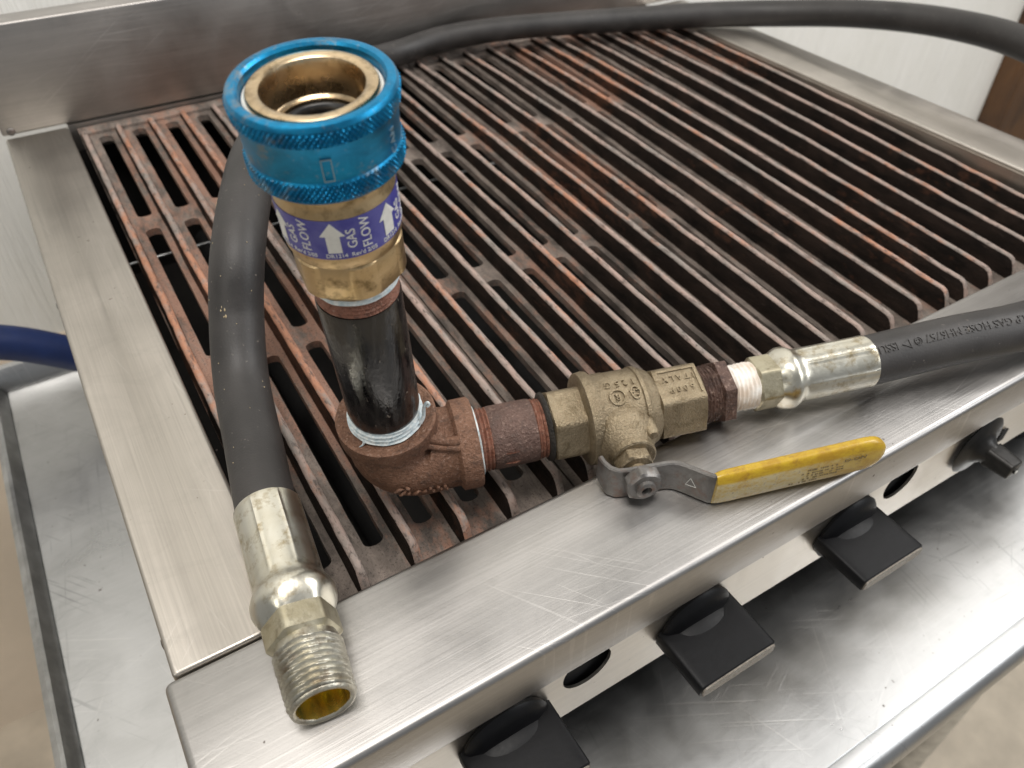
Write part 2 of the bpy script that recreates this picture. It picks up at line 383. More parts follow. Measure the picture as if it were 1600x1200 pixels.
def sweep(mb, pts, rad, n=32, mi=0, caps=True, ref=(0, 0, 1)):
    """tube along a polyline with parallel transport; rad(i/(m-1)) gives the radius"""
    m = len(pts); fr = []; T0 = (pts[1] - pts[0]).normalized(); _, X, _ = frame(T0, ref); vs = []; fs = []
    for i in range(m):
        T = (pts[min(i + 1, m - 1)] - pts[max(i - 1, 0)]).normalized()
        X = (X - T * X.dot(T)).normalized(); Y = T.cross(X); fr.append((T, X, Y)); r = rad(i / (m - 1))
        for j in range(n):
            t = 2 * pi * j / n; vs.append(pts[i] + (X * cos(t) + Y * sin(t)) * r)
    for i in range(m - 1):
        for j in range(n):
            a, b = i * n + j, i * n + (j + 1) % n; fs.append([a, b, b + n, a + n])
    if caps: fs.append(list(range(n))[::-1]); fs.append([(m - 1) * n + j for j in range(n)])
    mb.add(vs, fs, mi); return fr
_txt = {}
def text_mesh(s, size, ext=.0002):
    """verts, faces of a text centred on its box, y up"""
    c = bpy.data.curves.new('t', 'FONT'); c.body = s; c.size = size; c.extrude = ext; c.align_x = 'CENTER'; c.align_y = 'CENTER'; c.resolution_u = 3
    o = bpy.data.objects.new('t', c); COL.objects.link(o); dg = bpy.context.evaluated_depsgraph_get()
    me = bpy.data.meshes.new_from_object(o.evaluated_get(dg))
    vs = [v.co.copy() for v in me.vertices]; fs = [list(p.vertices) for p in me.polygons]
    bpy.data.objects.remove(o); bpy.data.curves.remove(c); bpy.data.meshes.remove(me); return vs, fs

# ================================================================= setting
def structure(name, mb, m, smooth=None):
    o = mb.build(name, m, None, smooth); o['kind'] = 'structure'; return o
fl = MB(); boxmb(fl, (-3, -2.5, -1.0), (4, .66, -.9)); structure('floor', fl, M['floor'])
wl = MB(); boxmb(wl, (-3, .66, -.27), (1.65, .72, 2.6)); boxmb(wl, (.3005, .66, -.9), (1.65, .72, -.2702)); structure('wall', wl, M['wall'])
wl2 = MB(); boxmb(wl2, (-3, .657, -.9), (.30, .72, -.2705)); structure('shade_toned_lower_wall', wl2, M['lowwall'])  # lower part of the same wall, its shade painted in as tan

fr = thing('door_frame', 'brown weathered wooden door frame at the right end of the white wall', 'door frame', (1.75, .62, -.9))
mb = MB(); boxmb(mb, (1.652, .61, -.9), (1.695, .70, 1.4), .004); mb.build('jamb', M['post'], fr)
mb = MB(); boxmb(mb, (1.697, .635, -.9), (2.2, .69, 1.4), .004); mb.build('door_panel', M['post'], fr)
for z in (-.22, -.33):
    mb = MB(); tube(mb, (1.735, .62, z), (0, 0, 1), [(0, .004), (.003, .009), (.03, .009), (.034, .004)], 20); mb.build('hinge_knuckle', M['white'], fr, 40)

# ---- work table
tb = thing('work_table', 'scratched stainless steel work table with rolled front edge under the charbroiler', 'table', (.5, .2, -.9))
mb = MB(); boxmb(mb, (-.132, -.122, -.235), (.86, .512, -.22), .0008); mb.build('table_top', M['table'], tb)
mb = MB()   # rolled front edge: bullnose
prof = [(-.122, -.2202)] + [(-.128 - .013 * sin(a), -.2335 + .0135 * cos(a)) for a in [pi * k / 16 for k in range(17)]] + [(-.121, -.247), (-.121, -.236)]
vs = []; fs = []
for x in (-.145, .86):
    for y, z in prof: vs.append((x, y, z))
n = len(prof)
for i in range(n): fs.append([i, (i + 1) % n, n + (i + 1) % n, n + i])
fs += [list(range(n)), list(range(n, 2 * n))]
mb.add(vs, fs); mb.build('front_edge', M['table'], tb, 50)
mb = MB()   # left raised marine edge
prof = [(-.132, -.2215), (-.1365, -.214), (-.1385, -.2085), (-.1410, -.2075), (-.1450, -.2105), (-.1465, -.216), (-.1465, -.250), (-.144, -.250), (-.133, -.236)]
vs = []; fs = []; n = len(prof)
for y in (-.12, .512):
    for x, z in prof: vs.append((x, y, z))
for i in range(n): fs.append([i, (i + 1) % n, n + (i + 1) % n, n + i])
fs += [list(range(n)), list(range(n, 2 * n))]
mb.add(vs, fs); mb.build('side_edge', M['trim_dark'], tb, 25)
mb = MB()   # back raised edge
prof = [(.5125, -.2215), (.519, -.205), (.522, -.200), (.527, -.199), (.530, -.202), (.531, -.25), (.514, -.25)]
vs = []; fs = []; n = len(prof)
for x in (-.145, .86):
    for y, z in prof: vs.append((x, y, z))
for i in range(n): fs.append([i, (i + 1) % n, n + (i + 1) % n, n + i])
fs += [list(range(n)), list(range(n, 2 * n))]
mb.add(vs, fs); mb.build('back_edge', M['table'], tb, 25)
for x, y in ((.200, -.092), (-.11, -.09), (-.11, .48), (.690, -.085), (.690, .48)):
    mb = MB(); tube(mb, (x, y, -.9), (0, 0, 1), [(0, .018), (.02, .024), (.035, .026), (.05, .021), (.06, .0205), (.655, .0205)], 32); mb.build('leg', M['trim_dark'], tb, 40)

# ---- blue hose behind the charbroiler on the left
bh = MB(); pts = catmull([(-.62, .50, .06), (-.40, .47, .0), (-.22, .452, -.083), (-.108, .45, -.126), (-.03, .45, -.178), (.06, .46, -.195), (.25, .48, -.2)], 12)
sweep(bh, pts, lambda t: .0145, 28); o = bh.build('blue_hose', M['blue_hose'], None, 60)
lab(o, 'navy blue coated hose running behind the left side of the charbroiler'); o['category'] = 'hose'

# ================================================================= charbroiler
DW, DD = .61, .5337
cb = thing('charbroiler', 'countertop stainless steel gas charbroiler with black knobs standing on the work table', 'charbroiler', (.3, .2, -.22))
mb = MB(); boxmb(mb, (-.0466, .0006, -.022), (0, DD - .0014, 0), .0018, 3); mb.build('left_rim', M['rim_y'], cb, 40)
mb = MB(); boxmb(mb, (DW, .0006, -.022), (DW + .049, DD - .0008, 0), .0018, 3); mb.build('right_rim', M['rim_y'], cb, 40)
mb = MB(); boxmb(mb, (-.0505, -.0641, -.0312), (DW + .052, 0, .0003), .0032, 4); mb.build('front_rim', M['rim_x'], cb, 40)
mb = MB(); boxmb(mb, (-.0475, DD, .0014), (DW + .049, DD + .024, .0835), .0016, 3); bs = mb.build('backsplash', M['back'], cb, 40)
mb = MB(); boxmb(mb, (.0004, DD + .0004, -.03), (DW - .0004, DD + .02, -.0002)); mb.build('rear_flange', M['back'], cb)
for p, ax in (((-.0405, DD, .0042), (0, -1, 0)), ((-.0466, .0247, -.012), (-1, 0, 0)), ((-.0466, .2912, -.012), (-1, 0, 0))):
    mb = MB(); tube(mb, p, ax, [(0, .0032), (.0007, .003), (.0013, .0021), (.0016, 0.0001)], 20); mb.build('screw', M['strap'], cb, 60)
# side and body skins
mb = MB(); boxmb(mb, (-.044, -.040, -.19), (-.038, DD + .015, -.0225)); mb.build('side_panel', M['rim_y'], cb)
mb = MB(); boxmb(mb, (DW + .040, -.040, -.19), (DW + .046, DD + .015, -.0225)); mb.build('side_panel', M['rim_y'], cb)
mb = MB(); boxmb(mb, (-.0378, -.018, -.19), (DW + .0398, -.012, -.0935)); mb.build('lower_front', M['liner'], cb)
# inside of the firebox
mb = MB()
lo, hi = (-.0005, -.010, -.150), (DW + .0005, DD + .0002, -.0225)
x0, y0, z0 = lo; x1, y1, z1 = hi
mb.add([(x0, y0, z0), (x1, y0, z0), (x1, y1, z0), (x0, y1, z0), (x0, y0, z1), (x1, y0, z1), (x1, y1, z1), (x0, y1, z1)],
       [[0, 1, 2, 3], [0, 1, 5, 4], [1, 2, 6, 5], [2, 3, 7, 6], [3, 0, 4, 7]]); mb.build('firebox', M['liner'], cb)
# bright inner returns of the rims
mb = MB(); boxmb(mb, (DW - .0018, .001, -.040), (DW - .0002, DD - .001, -.0030)); mb.build('rim_return', M['rim_y'], cb)
for k in range(4):
    mb = MB(); tube(mb, (.076 + .1525 * k, .0, -.115), (0, 1, 0), [(0, .011), (.50, .011)], 16); mb.build('burner_tube', M['dark'], cb, 50)
mb = MB(); tube(mb, (.0, .425, -.075), (1, 0, 0), [(0, .0011), (DW, .0011)], 10); mb.build('support_rod', M['trim_dark'], cb, 50)
for x in (-.02, DW + .02):
    for y in (.0, .5):
        mb = MB(); tube(mb, (x, y, -.22), (0, 0, 1), [(0, .014), (.004, .017), (.030, .017)], 24); mb.build('foot', M['dark'], cb, 50)

# control panel with round view holes
def panel(xa, xb, za, zb, y, th, holes, r):
    mb = MB(); xs = sorted([xa, xb] + [h[0] + s * .0185 for h in holes for s in (-1, 1)])
    cells = []
    for a, b in zip(xs[:-1], xs[1:]):
        h = [q for q in holes if a < q[0] < b]
        if not h:
            mb.add([(a, y, za), (b, y, za), (b, y, zb), (a, y, zb)], [[0, 1, 2, 3]])
        else:
            cx, cz = h[0]; n = 32; vs = []; out = []
            for j in range(n):
                t = 2 * pi * j / n + pi / 4; dx, dz = cos(t), sin(t)
                k = 1e9
                if dx > 1e-6: k = min(k, (b - cx) / dx)
                if dx < -1e-6: k = min(k, (a - cx) / dx)
                if dz > 1e-6: k = min(k, (zb - cz) / dz)
                if dz < -1e-6: k = min(k, (za - cz) / dz)
                out.append((cx + dx * k, y, cz + dz * k)); vs.append((cx + dx * r, y, cz + dz * r))
            back = [(v[0], y + th, v[2]) for v in vs]
            fs = [[j, (j + 1) % n, n + (j + 1) % n, n + j] for j in range(n)] + [[n + j, n + (j + 1) % n, 2 * n + (j + 1) % n, 2 * n + j] for j in range(n)]
            mb.add(out + vs + back, fs)
            for X in (a, b):
                for Z in (za, zb):
                    nb = sorted(out, key=lambda q: (q[0] - X) ** 2 + (q[2] - Z) ** 2)[:2]
                    if (nb[0][0] - X) ** 2 + (nb[0][2] - Z) ** 2 > 1e-9:
                        e1 = [q for q in out if abs(q[0] - X) < 1e-7]; e2 = [q for q in out if abs(q[2] - Z) < 1e-7]
                        if e1 and e2:
                            p1 = min(e1, key=lambda q: abs(q[2] - Z)); p2 = min(e2, key=lambda q: abs(q[0] - X)); mb.add([(X, y, Z), p1, p2], [[0, 1, 2]])
    mb.add([(xa, y, za), (xb, y, za), (xb, y + .03, za - .004), (xa, y + .03, za - .004)], [[0, 1, 2, 3]])
    return mb
HX = (.1110, .3290, .547)
panel(-.044, DW + .046, -.0935, -.0305, -.055, .0015, [(h, -.0580) for h in HX], .0135).build('control_panel', M['panel'], cb)
mb = MB(); boxmb(mb, (-.04, -.050, -.088), (DW + .04, -.046, -.031)); mb.build('panel_backing', M['dark'], cb)

# knobs: round skirt, hub and a broad flat grip with a worn printed end strip
def knob(cx, cz, tilt=0.):
    Y0 = -.0552
    mb = MB(); tube(mb, (cx, Y0, cz), (0, -1, 0), [(0, .0215), (.002, .0220), (.004, .0205), (.006, .0150), (.0065, .0)], 48, cap0=False)
    k = mb.build('knob', M['knob'], cb, 35)
    mb = MB(); c, s = cos(tilt), sin(tilt)
    def rot(p): x, y, z = p; return (cx + x * c - z * s, y, cz + x * s + z * c)
    m = 28; vs = []; fs = []; e = .22
    ys = [Y0 - .0005, Y0 - .012, Y0 - .024, Y0 - .0325, Y0 - .0331]; hz = [.0052, .0050, .0048, .0046, .0040]; ww = [.0235, .0235, .0235, .0235, .0230]
    def ring(y, w_, h, ez):
        for j in range(m):
            t = 2 * pi * j / m
            vs.append(rot((w_ * abs(cos(t)) ** e * (1 if cos(t) >= 0 else -1), y, h * abs(sin(t)) ** ez * (1 if sin(t) >= 0 else -1))))
    for y, h, w_ in zip(ys, hz, ww): ring(y, w_, h, e)
    for i in range(len(ys) - 1):
        for j in range(m): a = i * m + j; b = i * m + (j + 1) % m; fs.append([a, b, b + m, a + m])
    fs.append([(len(ys) - 1) * m + j for j in range(m)]); mb.add(vs, fs)
    # hub swelling out of the flat grip, its front edge an arc
    vs = []; fs = []; nu, nv = 24, 10
    for i in range(nv + 1):
        f_ = i / nv; y = Y0 - .0005 - .0165 * math.sin(f_ * pi / 2)
        for j in range(nu):
            t = 2 * pi * j / nu; vs.append(rot((.0222 * cos(t) * math.sqrt(max(0, 1 - f_ ** 3)), y, (.0072 * (1 - f_ ** 1.6) + .0001) * sin(t))))
    for i in range(nv):
        for j in range(nu): a = i * nu + j; b = i * nu + (j + 1) % nu; fs.append([a, b, b + nu, a + nu])
    mb.add(vs, fs); mb.build('grip', M['knob'], k, 38)
    mb = MB(); vs = []; fs = []
    for dy in (0, -.0008):
        for j in range(m):
            t = 2 * pi * j / m; e = .28
            vs.append(rot((.0228 * abs(cos(t)) ** e * (1 if cos(t) >= 0 else -1), Y0 - .0331 + dy, .0038 * abs(sin(t)) ** .4 * (1 if sin(t) >= 0 else -1))))
    for j in range(m): fs.append([j, (j + 1) % m, m + (j + 1) % m, m + j])
    fs.append(list(range(m, 2 * m))); fs.append(list(range(m))); mb.add(vs, fs); mb.build('end_strip', M['knob_print'], k)
    return k
KZ = -.0695
knob(.0665, KZ, .03); knob(.1765, KZ, 0); knob(.2865, KZ, -.02)
# fourth control: flared bezel with a short squarish stub, the handle is gone
mb = MB(); kx, kz = .4010, -.0660
tube(mb, (kx, -.0552, kz), (0, -1, 0), [(.0015, .0205), (.0022, .0212), (.0034, .0196), (.0050, .0120), (.0085, .0078), (.0120, .0068), (.014, .0)], 48, cap0=False)
k4 = mb.build('knob', M['stem'], cb, 35); lab(k4, 'bare grey valve stem with flared bezel, its knob missing')
mb = MB(); tube(mb, (kx, -.066, kz), (0, -1, 0), [(0, .0068), (.008, .0062), (.0150, .0056), (.0155, .0050)], 32, shape=hexshape(4, pi / 4, .12))
tube(mb, (kx, -.0814, kz), (0, -1, 0), [(0, .0018), (.0012, .0018)], 16); mb.build('stub', M['stem'], k4, 35)
mb = MB(); tube(mb, (kx, -.0815, kz), (0, -1, 0), [(0, .0012), (.0014, .0012)], 16); mb.build('pin_hole', M['white'], k4)
mb = MB(); boxmb(mb, (kx - .024, -.0565, -.046), (kx - .008, -.0553, -.041), .0003); mb.build('slot', M['dark'], cb)
mb = MB(); boxmb(mb, (kx + .030, -.0565, -.082), (kx + .037, -.0553, -.072), .0003); mb.build('slot', M['dark'], cb)

# ================================================================= grates
def interp(tab, x):
    if x <= tab[0][0]: return tab[0][1]
    for (a, fa), (b, fb) in zip(tab[:-1], tab[1:]):
        if x <= b: return fa + (fb - fa) * (x - a) / (b - a)
    return tab[-1][1]
PZ = [(-.01, -.0318), (.04, -.0288), (.2, -.0198), (.366, -.0115), (.45, -.0085), (.515, -.0065), (.54, -.006)]
RZT = [(0, -.0155), (.02, -.0147), (.067, -.0124), (.228, -.0052), (.34, -.0022), (.45, -.0010), (.520, -.0018), (.54, -.002)]
GW = .1525; PITCH = .0266; RX0 = .0089; SX0 = .0098
SLW = .0052
SLOTS = [(.0375, .1885), (.2055, .3555), (.3735, .514)]
def slot_w(y):
    for a, b in SLOTS:
        if a <= y <= b:
            d = min(y - a, b - y)
            if d < .0034: return SLW * math.sqrt(max(0, 1 - (1 - d / .0034) ** 2))
            return SLW
    return 0
def make_grate(gx, gi, label):
    g = thing('grate', label, 'grill grate', (gx + GW / 2, .26, -.02), 'cast iron grates side by side in the charbroiler')
    gl = gx + (.0056 if gi == 0 else .0006); gr = gx + GW - .0006; rnd = random.Random(gi)
    slots = [gx + SX0 + PITCH * (k + .5) for k in range(5)]
    ys = set([-.008, .0, .02, .532])
    for a, b in SLOTS:
        for d in (0, .0004, .0011, .0021, .0034): ys.add(round(a + d, 5)); ys.add(round(b - d, 5))
        q = a + .0034
        while q < b - .0034: ys.add(round(q, 5)); q += .006
    ys = sorted(ys)
    bounds = [gl] + [(slots[k] + slots[k + 1]) / 2 for k in range(4)] + [gr]
    mb = MB(); th = .005
    def wob(x, y): return .00035 * noise.noise(Vector((x * 60, y * 60, gi)))
    for layer in (0, 1):
        vs = []; fs = []
        for y in ys:
            z = interp(PZ, y) - layer * th; w_ = slot_w(y) * (1 + .06 * noise.noise(Vector((0, y * 90, gi))))
            for k in range(5):
                for x in (bounds[k], (bounds[k] + slots[k] - w_) / 2, slots[k] - w_, slots[k] + w_, (bounds[k + 1] + slots[k] + w_) / 2, bounds[k + 1]):
                    vs.append((x, y, z + wob(x, y)))
        R_ = 30
        for i in range(len(ys) - 1):
            ym = (ys[i] + ys[i + 1]) / 2; solid = not any(a < ym < b for a, b in SLOTS)
            for k in range(5):
                a = i * R_ + k * 6
                for q in (0, 1, 3, 4): fs.append([a + q, a + q + 1, a + q + 1 + R_, a + q + R_])
                if solid: fs.append([a + 2, a + 3, a + 3 + R_, a + 2 + R_])
        base = len(mb.v); mb.add(vs, fs)
    nv = len(ys) * R_; side = []
    for i in range(len(ys) - 1):
        ym = (ys[i] + ys[i + 1]) / 2
        if any(a < ym < b for a, b in SLOTS):
            for k in range(5):
                for q in (2, 3):
                    a = i * R_ + k * 6 + q; side.append([a, a + R_, nv + a + R_, nv + a])
        for q in (0, R_ - 1):
            a = i * R_ + q; side.append([a, a + R_, nv + a + R_, nv + a])
    for s in side: mb.f.append(s); mb.mi.append(0)
    mb.build('plate', M['plate'], g, 30)
    # raised rear bar
    mb = MB(); vs = []; fs = []; nn = 26
    for i in range(nn + 1):
        x = gl + (gr - gl) * i / nn; zz = -.0026 + .0005 * noise.noise(Vector((x * 50, 1, 2)))
        for (y, z) in ((.5315, -.012), (.5318, zz - .0008), (.5305, zz), (.5235, zz), (.5205, zz - .0015), (.5195, -.012)): vs.append((x, y + .0003 * noise.noise(Vector((x * 80, z * 50, 3))), z))
    for i in range(nn):
        for q in range(5): a = i * 6 + q; fs.append([a, a + 1, a + 7, a + 6])
    fs += [list(range(6)), [nn * 6 + q for q in range(6)]]
    mb.add(vs, fs); mb.build('rear_bar', M['plate'], g, 35)
    for k in range(6):
        xc = gx + RX0 + PITCH * k; mb = MB(); vs = []; fs = []; mi = []
        yy = [.0145, .0148, .0156, .0168, .0185, .0205, .0235, .028]
        q = .033
        while q < .524: yy.append(q); q += .004
        seed = gi * 10 + k
        K = 9
        for y in yy:
            pz = interp(PZ, y) - .001; top = interp(RZT, y)
            if y < .0235: top = pz + (top - pz) * (1 - ((.0235 - y) / .0092) ** 2.4)
            dx = .0004 * noise.noise(Vector((seed, y * 22, 0))) + .0002 * noise.noise(Vector((seed, y * 150, 0))); dz = .0004 * noise.noise(Vector((seed, y * 40, 7))) + .0001 * noise.noise(Vector((seed, y * 190, 7)))
            top += dz; x = xc + dx; h = max(top - pz, .0004)
            hb = .0034; ht = .0020 * (1 + .15 * noise.noise(Vector((seed, y * 60, 3))) + .08 * noise.noise(Vector((seed, y * 260, 3))))
            for (ox, oz) in ((-hb, 0), (-hb * .72, h * .35), (-ht * 1.05, h - min(.0012, h * .4)), (-ht * .62, h - min(.0003, h * .1)), (0, h), (ht * .62, h - min(.0003, h * .1)), (ht * 1.05, h - min(.0012, h * .4)), (hb * .72, h * .35), (hb, 0)):
                vs.append((x + ox, y, pz + oz))
        for i in range(len(yy) - 1):
            for q in range(K - 1):
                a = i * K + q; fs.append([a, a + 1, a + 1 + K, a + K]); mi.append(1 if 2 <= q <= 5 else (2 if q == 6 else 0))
        fs += [list(range(K)), [(len(yy) - 1) * K + q for q in range(K)]]; mi += [0, 0]
        mb.add(vs, fs, mi); mb.build('rib', [M['iron'], M['crown'], M['plate']], g, 50)
    return g
G0 = .0006
def crumbs():
    rc = random.Random(11); mb = MB()
    for i in range(420):
        x = rc.uniform(.005, .605); y = rc.uniform(.03, .51); k = round((x - G0) / PITCH); xr = (x - G0) % .1524
        kk = max(0, min(5, round((xr - RX0) / PITCH))); on = rc.random() < .35; xb = x - xr + RX0 + PITCH * kk
        if on: px = xb + rc.uniform(-.001, .001); pz = interp(RZT, y)
        else: px = xb + rc.choice((-1, 1)) * rc.uniform(.0045, .0075); pz = interp(PZ, y)
        r = rc.uniform(.0003, .0008) * (1.4 if rc.random() < .1 else 1); ph = rc.uniform(0, 6)
        vs = [(px + r * cos(ph + a) * rc.uniform(.6, 1.2), y + r * sin(ph + a) * rc.uniform(.6, 1.4), pz) for a in (0, 1.3, 2.6, 3.9, 5.2)] + [(px, y, pz + r * rc.uniform(.5, .9))]
        mb.add(vs, [[j, (j + 1) % 5, 5] for j in range(5)])
    o = mb.build('ash_crumbs', plain('ash_crumb', (.30, .26, .22), .8, col2=(.06, .045, .04), nscale=40), None); o['kind'] = 'stuff'; o['label'] = 'small ash and carbon crumbs scattered over the cast iron grates'; o['category'] = 'crumbs'
GLAB = ['leftmost cast iron grate, orange with rust, under the hanging hose and the elbow fitting',
        'second cast iron grate from the left, under the short pipe nipple',
        'third cast iron grate from the left, behind the bronze valve',
        'rightmost cast iron grate, lying along the right steel rim']
for gi in range(4): make_grate(G0 + .1524 * gi, gi, GLAB[gi])

crumbs()
# ================================================================= pipe fittings
Ez = Vector((.0712, .0497, .0100)); U = Vector((.213, -.0669, .009)).normalized(); Wd = U.cross(Vector((0, 0, 1))).normalized()
B0 = Vector((.0691, .0507, .0349)); V = Vector((-.0910, -.1220, .9883)).normalized()
pa = thing('pipe_fitting_assembly', 'upright blue ringed brass coupler on black pipe, with rusty elbow and bronze ball valve', 'gas fitting', (.0712, .0497, -.0125))
def dirto(P):   # horizontal unit vector towards the front left, where the label faces
    d = Vector((-.0144, -.1901, 0)) - Vector((P.x, P.y, 0)); return d.normalized()
REF = dirto(B0)      # azimuth zero of the upright parts
def pt(s, w=0, z=0): return Ez + U * s + Wd * w + Vector((0, 0, z))

# elbow, one casting with banded ends
mb = MB(); R1 = .021; path = []; rads = []
def addp(p, r): path.append(p); rads.append(r)
Vh = V
for h, r in ((.0030, .0180), (.0040, .0212), (.0034, .0222), (-.0050, .0222), (-.0062, .0214), (-.0070, .0198)): addp(B0 + Vh * h, r)
p0, p2 = B0 + Vh * -.0095, Ez + U * .0160; p1 = (Ez + B0 - Vh * .0246) / 2
for i in range(1, 12):
    a = i / 12; addp(p0 * (1 - a) ** 2 + p1 * 2 * a * (1 - a) + p2 * a * a, .0198 + .0016 * sin(pi * a))
for s, r in ((.0250, .0190), (.0265, .0192), (.0275, .0208), (.0282, .0216), (.0362, .0216), (.0372, .0208), (.0374, .0165)): addp(Ez + U * s, r)
mloc = len(path); n = 72; vs = []; fs = []; X = None
for i in range(mloc):
    T = (path[min(i + 1, mloc - 1)] - path[max(i - 1, 0)])
    if i < 6: T = -Vh
    elif i >= 17: T = U.copy()
    else:
        a = (pi / 2) * (i - 5) / 12; T = -Vh * cos(a) + U * sin(a)
    T.normalize()
    if X is None: X = (Wd - T * Wd.dot(T)).normalized()
    X = (X - T * X.dot(T)).normalized(); Y = T.cross(X)
    for j in range(n):
        t = 2 * pi * j / n; d = X * cos(t) + Y * sin(t); r = rads[i] + .00018 * noise.noise(Vector((i * .9, cos(t) * 4, sin(t) * 4)))
        vs.append(path[i] + d * r)
for i in range(mloc - 1):
    for j in range(n): a = i * n + j; b = i * n + (j + 1) % n; fs.append([a, b, b + n, a + n])
fs += [list(range(n)), [(mloc - 1) * n + j for j in range(n)]]
mb.add(vs, fs)
elb = mb.build('elbow', M['elbow'], pa, 40)
# casting flash and raised foundry marks on the elbow
rr = random.Random(5)
mb = MB()
def onel(s, deg, r=.0206):
    t = radians(deg); return pt(s) + (Vector((0, 0, 1)) * cos(t) + Wd * sin(t)) * r
sq = [[(-.004, 92), (-.001, 88), (.001, 93), (-.002, 99)], [(.0015, 86), (.0028, 94), (.0018, 101)], [(.0045, 104), (.007, 99), (.0085, 103), (.0105, 101)], [(.0120, 96), (.0126, 102), (.0140, 106)], [(.0155, 97), (.0162, 104), (.0175, 106)], [(.0190, 98), (.0188, 105), (.0200, 108)]]
for c_ in sq: sweep(mb, catmull([onel(a_, b_) for a_, b_ in c_], 6), lambda t: .00055 + .0004 * sin(9 * t), 6)
for k_, rr_ in ((0, .0022), (1, .0016)):
    P1 = B0 - V * (.0050 + .002 * k_) + (U * (.80 - .1 * k_) + Wd * (.60 + .1 * k_)) * .0206; P2 = pt(.0276) + (Wd * (.62 + .12 * k_) + Vector((0, 0, 1)) * (.78 - .1 * k_)) * .0203
    sweep(mb, catmull([P1, (P1 + P2) / 2 - Vector((0, 0, .0012)), P2], 6), lambda t: rr_ * (.8 + .4 * abs(2 * t - 1)), 10)
o = mb.build('casting_flash', M['elbow'], elb, 60); o['kind'] = 'stuff'

# black riser pipe, tape, threads
mb = MB(); tube(mb, B0, V, [(.0100, .0154), (.0125, .0157), (.079, .0159), (.0805, .0156)], 72, REF); riser = mb.build('riser_pipe', M['pipe'], pa, 40)
mb = MB(); thread(mb, B0, V, .0025, .0102, .0172, .0162, .0021, .0014, REF, rag=.0004); mb.build('tape_wrap', M['tape'], riser, 60)
mb = MB(); thread(mb, B0, V, .0800, .0900, .0156, .0152, .0018, .0009, REF); mb.build('pipe_thread', M['thread_rust'], riser, 60)
mb = MB(); thread(mb, B0, V, .0880, .0916, .0166, .0166, .0015, .0005, REF, rag=.0006); mb.build('tape_wrap', M['tape'], riser, 60)
# loose curl of tape at the elbow mouth
A_, X_, Y_ = frame(V, REF)
def around(h, r, deg):   # deg to the right of the camera-facing azimuth
    t = radians(deg); return B0 + V * h + (X_ * cos(t) + Y_ * sin(t)) * r
sgn = 1 if (around(0, 1, 90) - B0).dot(RX) > 0 else -1
def ar(h, r, deg): return around(h, r, deg * sgn)
mb = MB(); sweep(mb, catmull([ar(.005, .0168, 58), ar(.0075, .0178, 64), ar(.011, .0180, 68), ar(.0135, .0185, 70), ar(.0148, .0196, 72), ar(.0140, .0204, 71), ar(.0130, .0196, 69)], 6), lambda t: .0009 - .0003 * t, 8); mb.build('tape_curl', M['tape'], riser, 60)
mb = MB(); sweep(mb, catmull([ar(.005, .0170, -38), ar(.0035, .0180, -40), ar(.0042, .0200, -41)], 5), lambda t: .0008 - .0007 * t, 6); mb.build('tape_curl', M['tape'], riser, 60)

# coupler: hex, body, label, sleeve, socket
mb = MB(); hexa(mb, B0, V, .0910, .1090, .0180, REF, -radians(13) * sgn, .0022, .07, 6, 0, .93)
tube(mb, B0, V, [(.1075, .0188), (.1100, .0196), (.1120, .0197), (.1288, .0197), (.1300, .0190), (.134, .0188), (.1365, .0188)], 80, REF)
cpl = mb.build('coupler_body', M['brass'], pa, 35)
mb = MB(); tube(mb, B0, V, [(.1128, .01975), (.1128, .01995), (.1281, .01995), (.1281, .01975)], 96, REF, False, False); lbl = mb.build('flow_label', M['label_blue'], cpl, 40)
def wrap(vs, hc, degc, r, rotate=0, lift=1.):
    out = []; c, s = cos(rotate), sin(rotate)
    for v in vs:
        x, y = v.x * c - v.y * s, v.x * s + v.y * c
        out.append(ar(hc + y, r + v.z * lift, degc + math.degrees(x / r)))
    return out
RL = .02002
mbw = MB()
arrow = [(-.0022, -.0058), (.0022, -.0058), (.0022, .0008), (.0040, .0008), (0, .0060), (-.0040, .0008), (-.0022, .0008)]
for base in (-66, -9, 48, 105, 162, 219):
    vs = [Vector((x, y + .0006, z)) for z in (0, .00012) for x, y in arrow]; nA = 7
    mbw.add(wrap(vs, .1207, base, RL), [[0, 1, 2, 6], [3, 4, 5, 6, 2]] + [[7, 8, 9, 13], [10, 11, 12, 13, 9]] + [[j, (j + 1) % nA, nA + (j + 1) % nA, nA + j] for j in range(nA)])
    for wd, dg, ho in (('GAS', 17, -.0004), ('FLOW', 31, .0006)):
        tv, tf = text_mesh(wd, .0046 if wd == 'FLOW' else .0044, .0001)
        tv = [Vector((v.x * .92, v.y * 1.0, v.z)) for v in tv]
        mbw.add(wrap(tv, .1210 + ho, base + dg, RL, pi / 2), tf)
    tv, tf = text_mesh("DR1214  Rev'd 2/05", .0021, .00008); mbw.add(wrap(tv, .1142, base + 15, RL), tf)
mbw.build('label_print', M['white'], lbl)
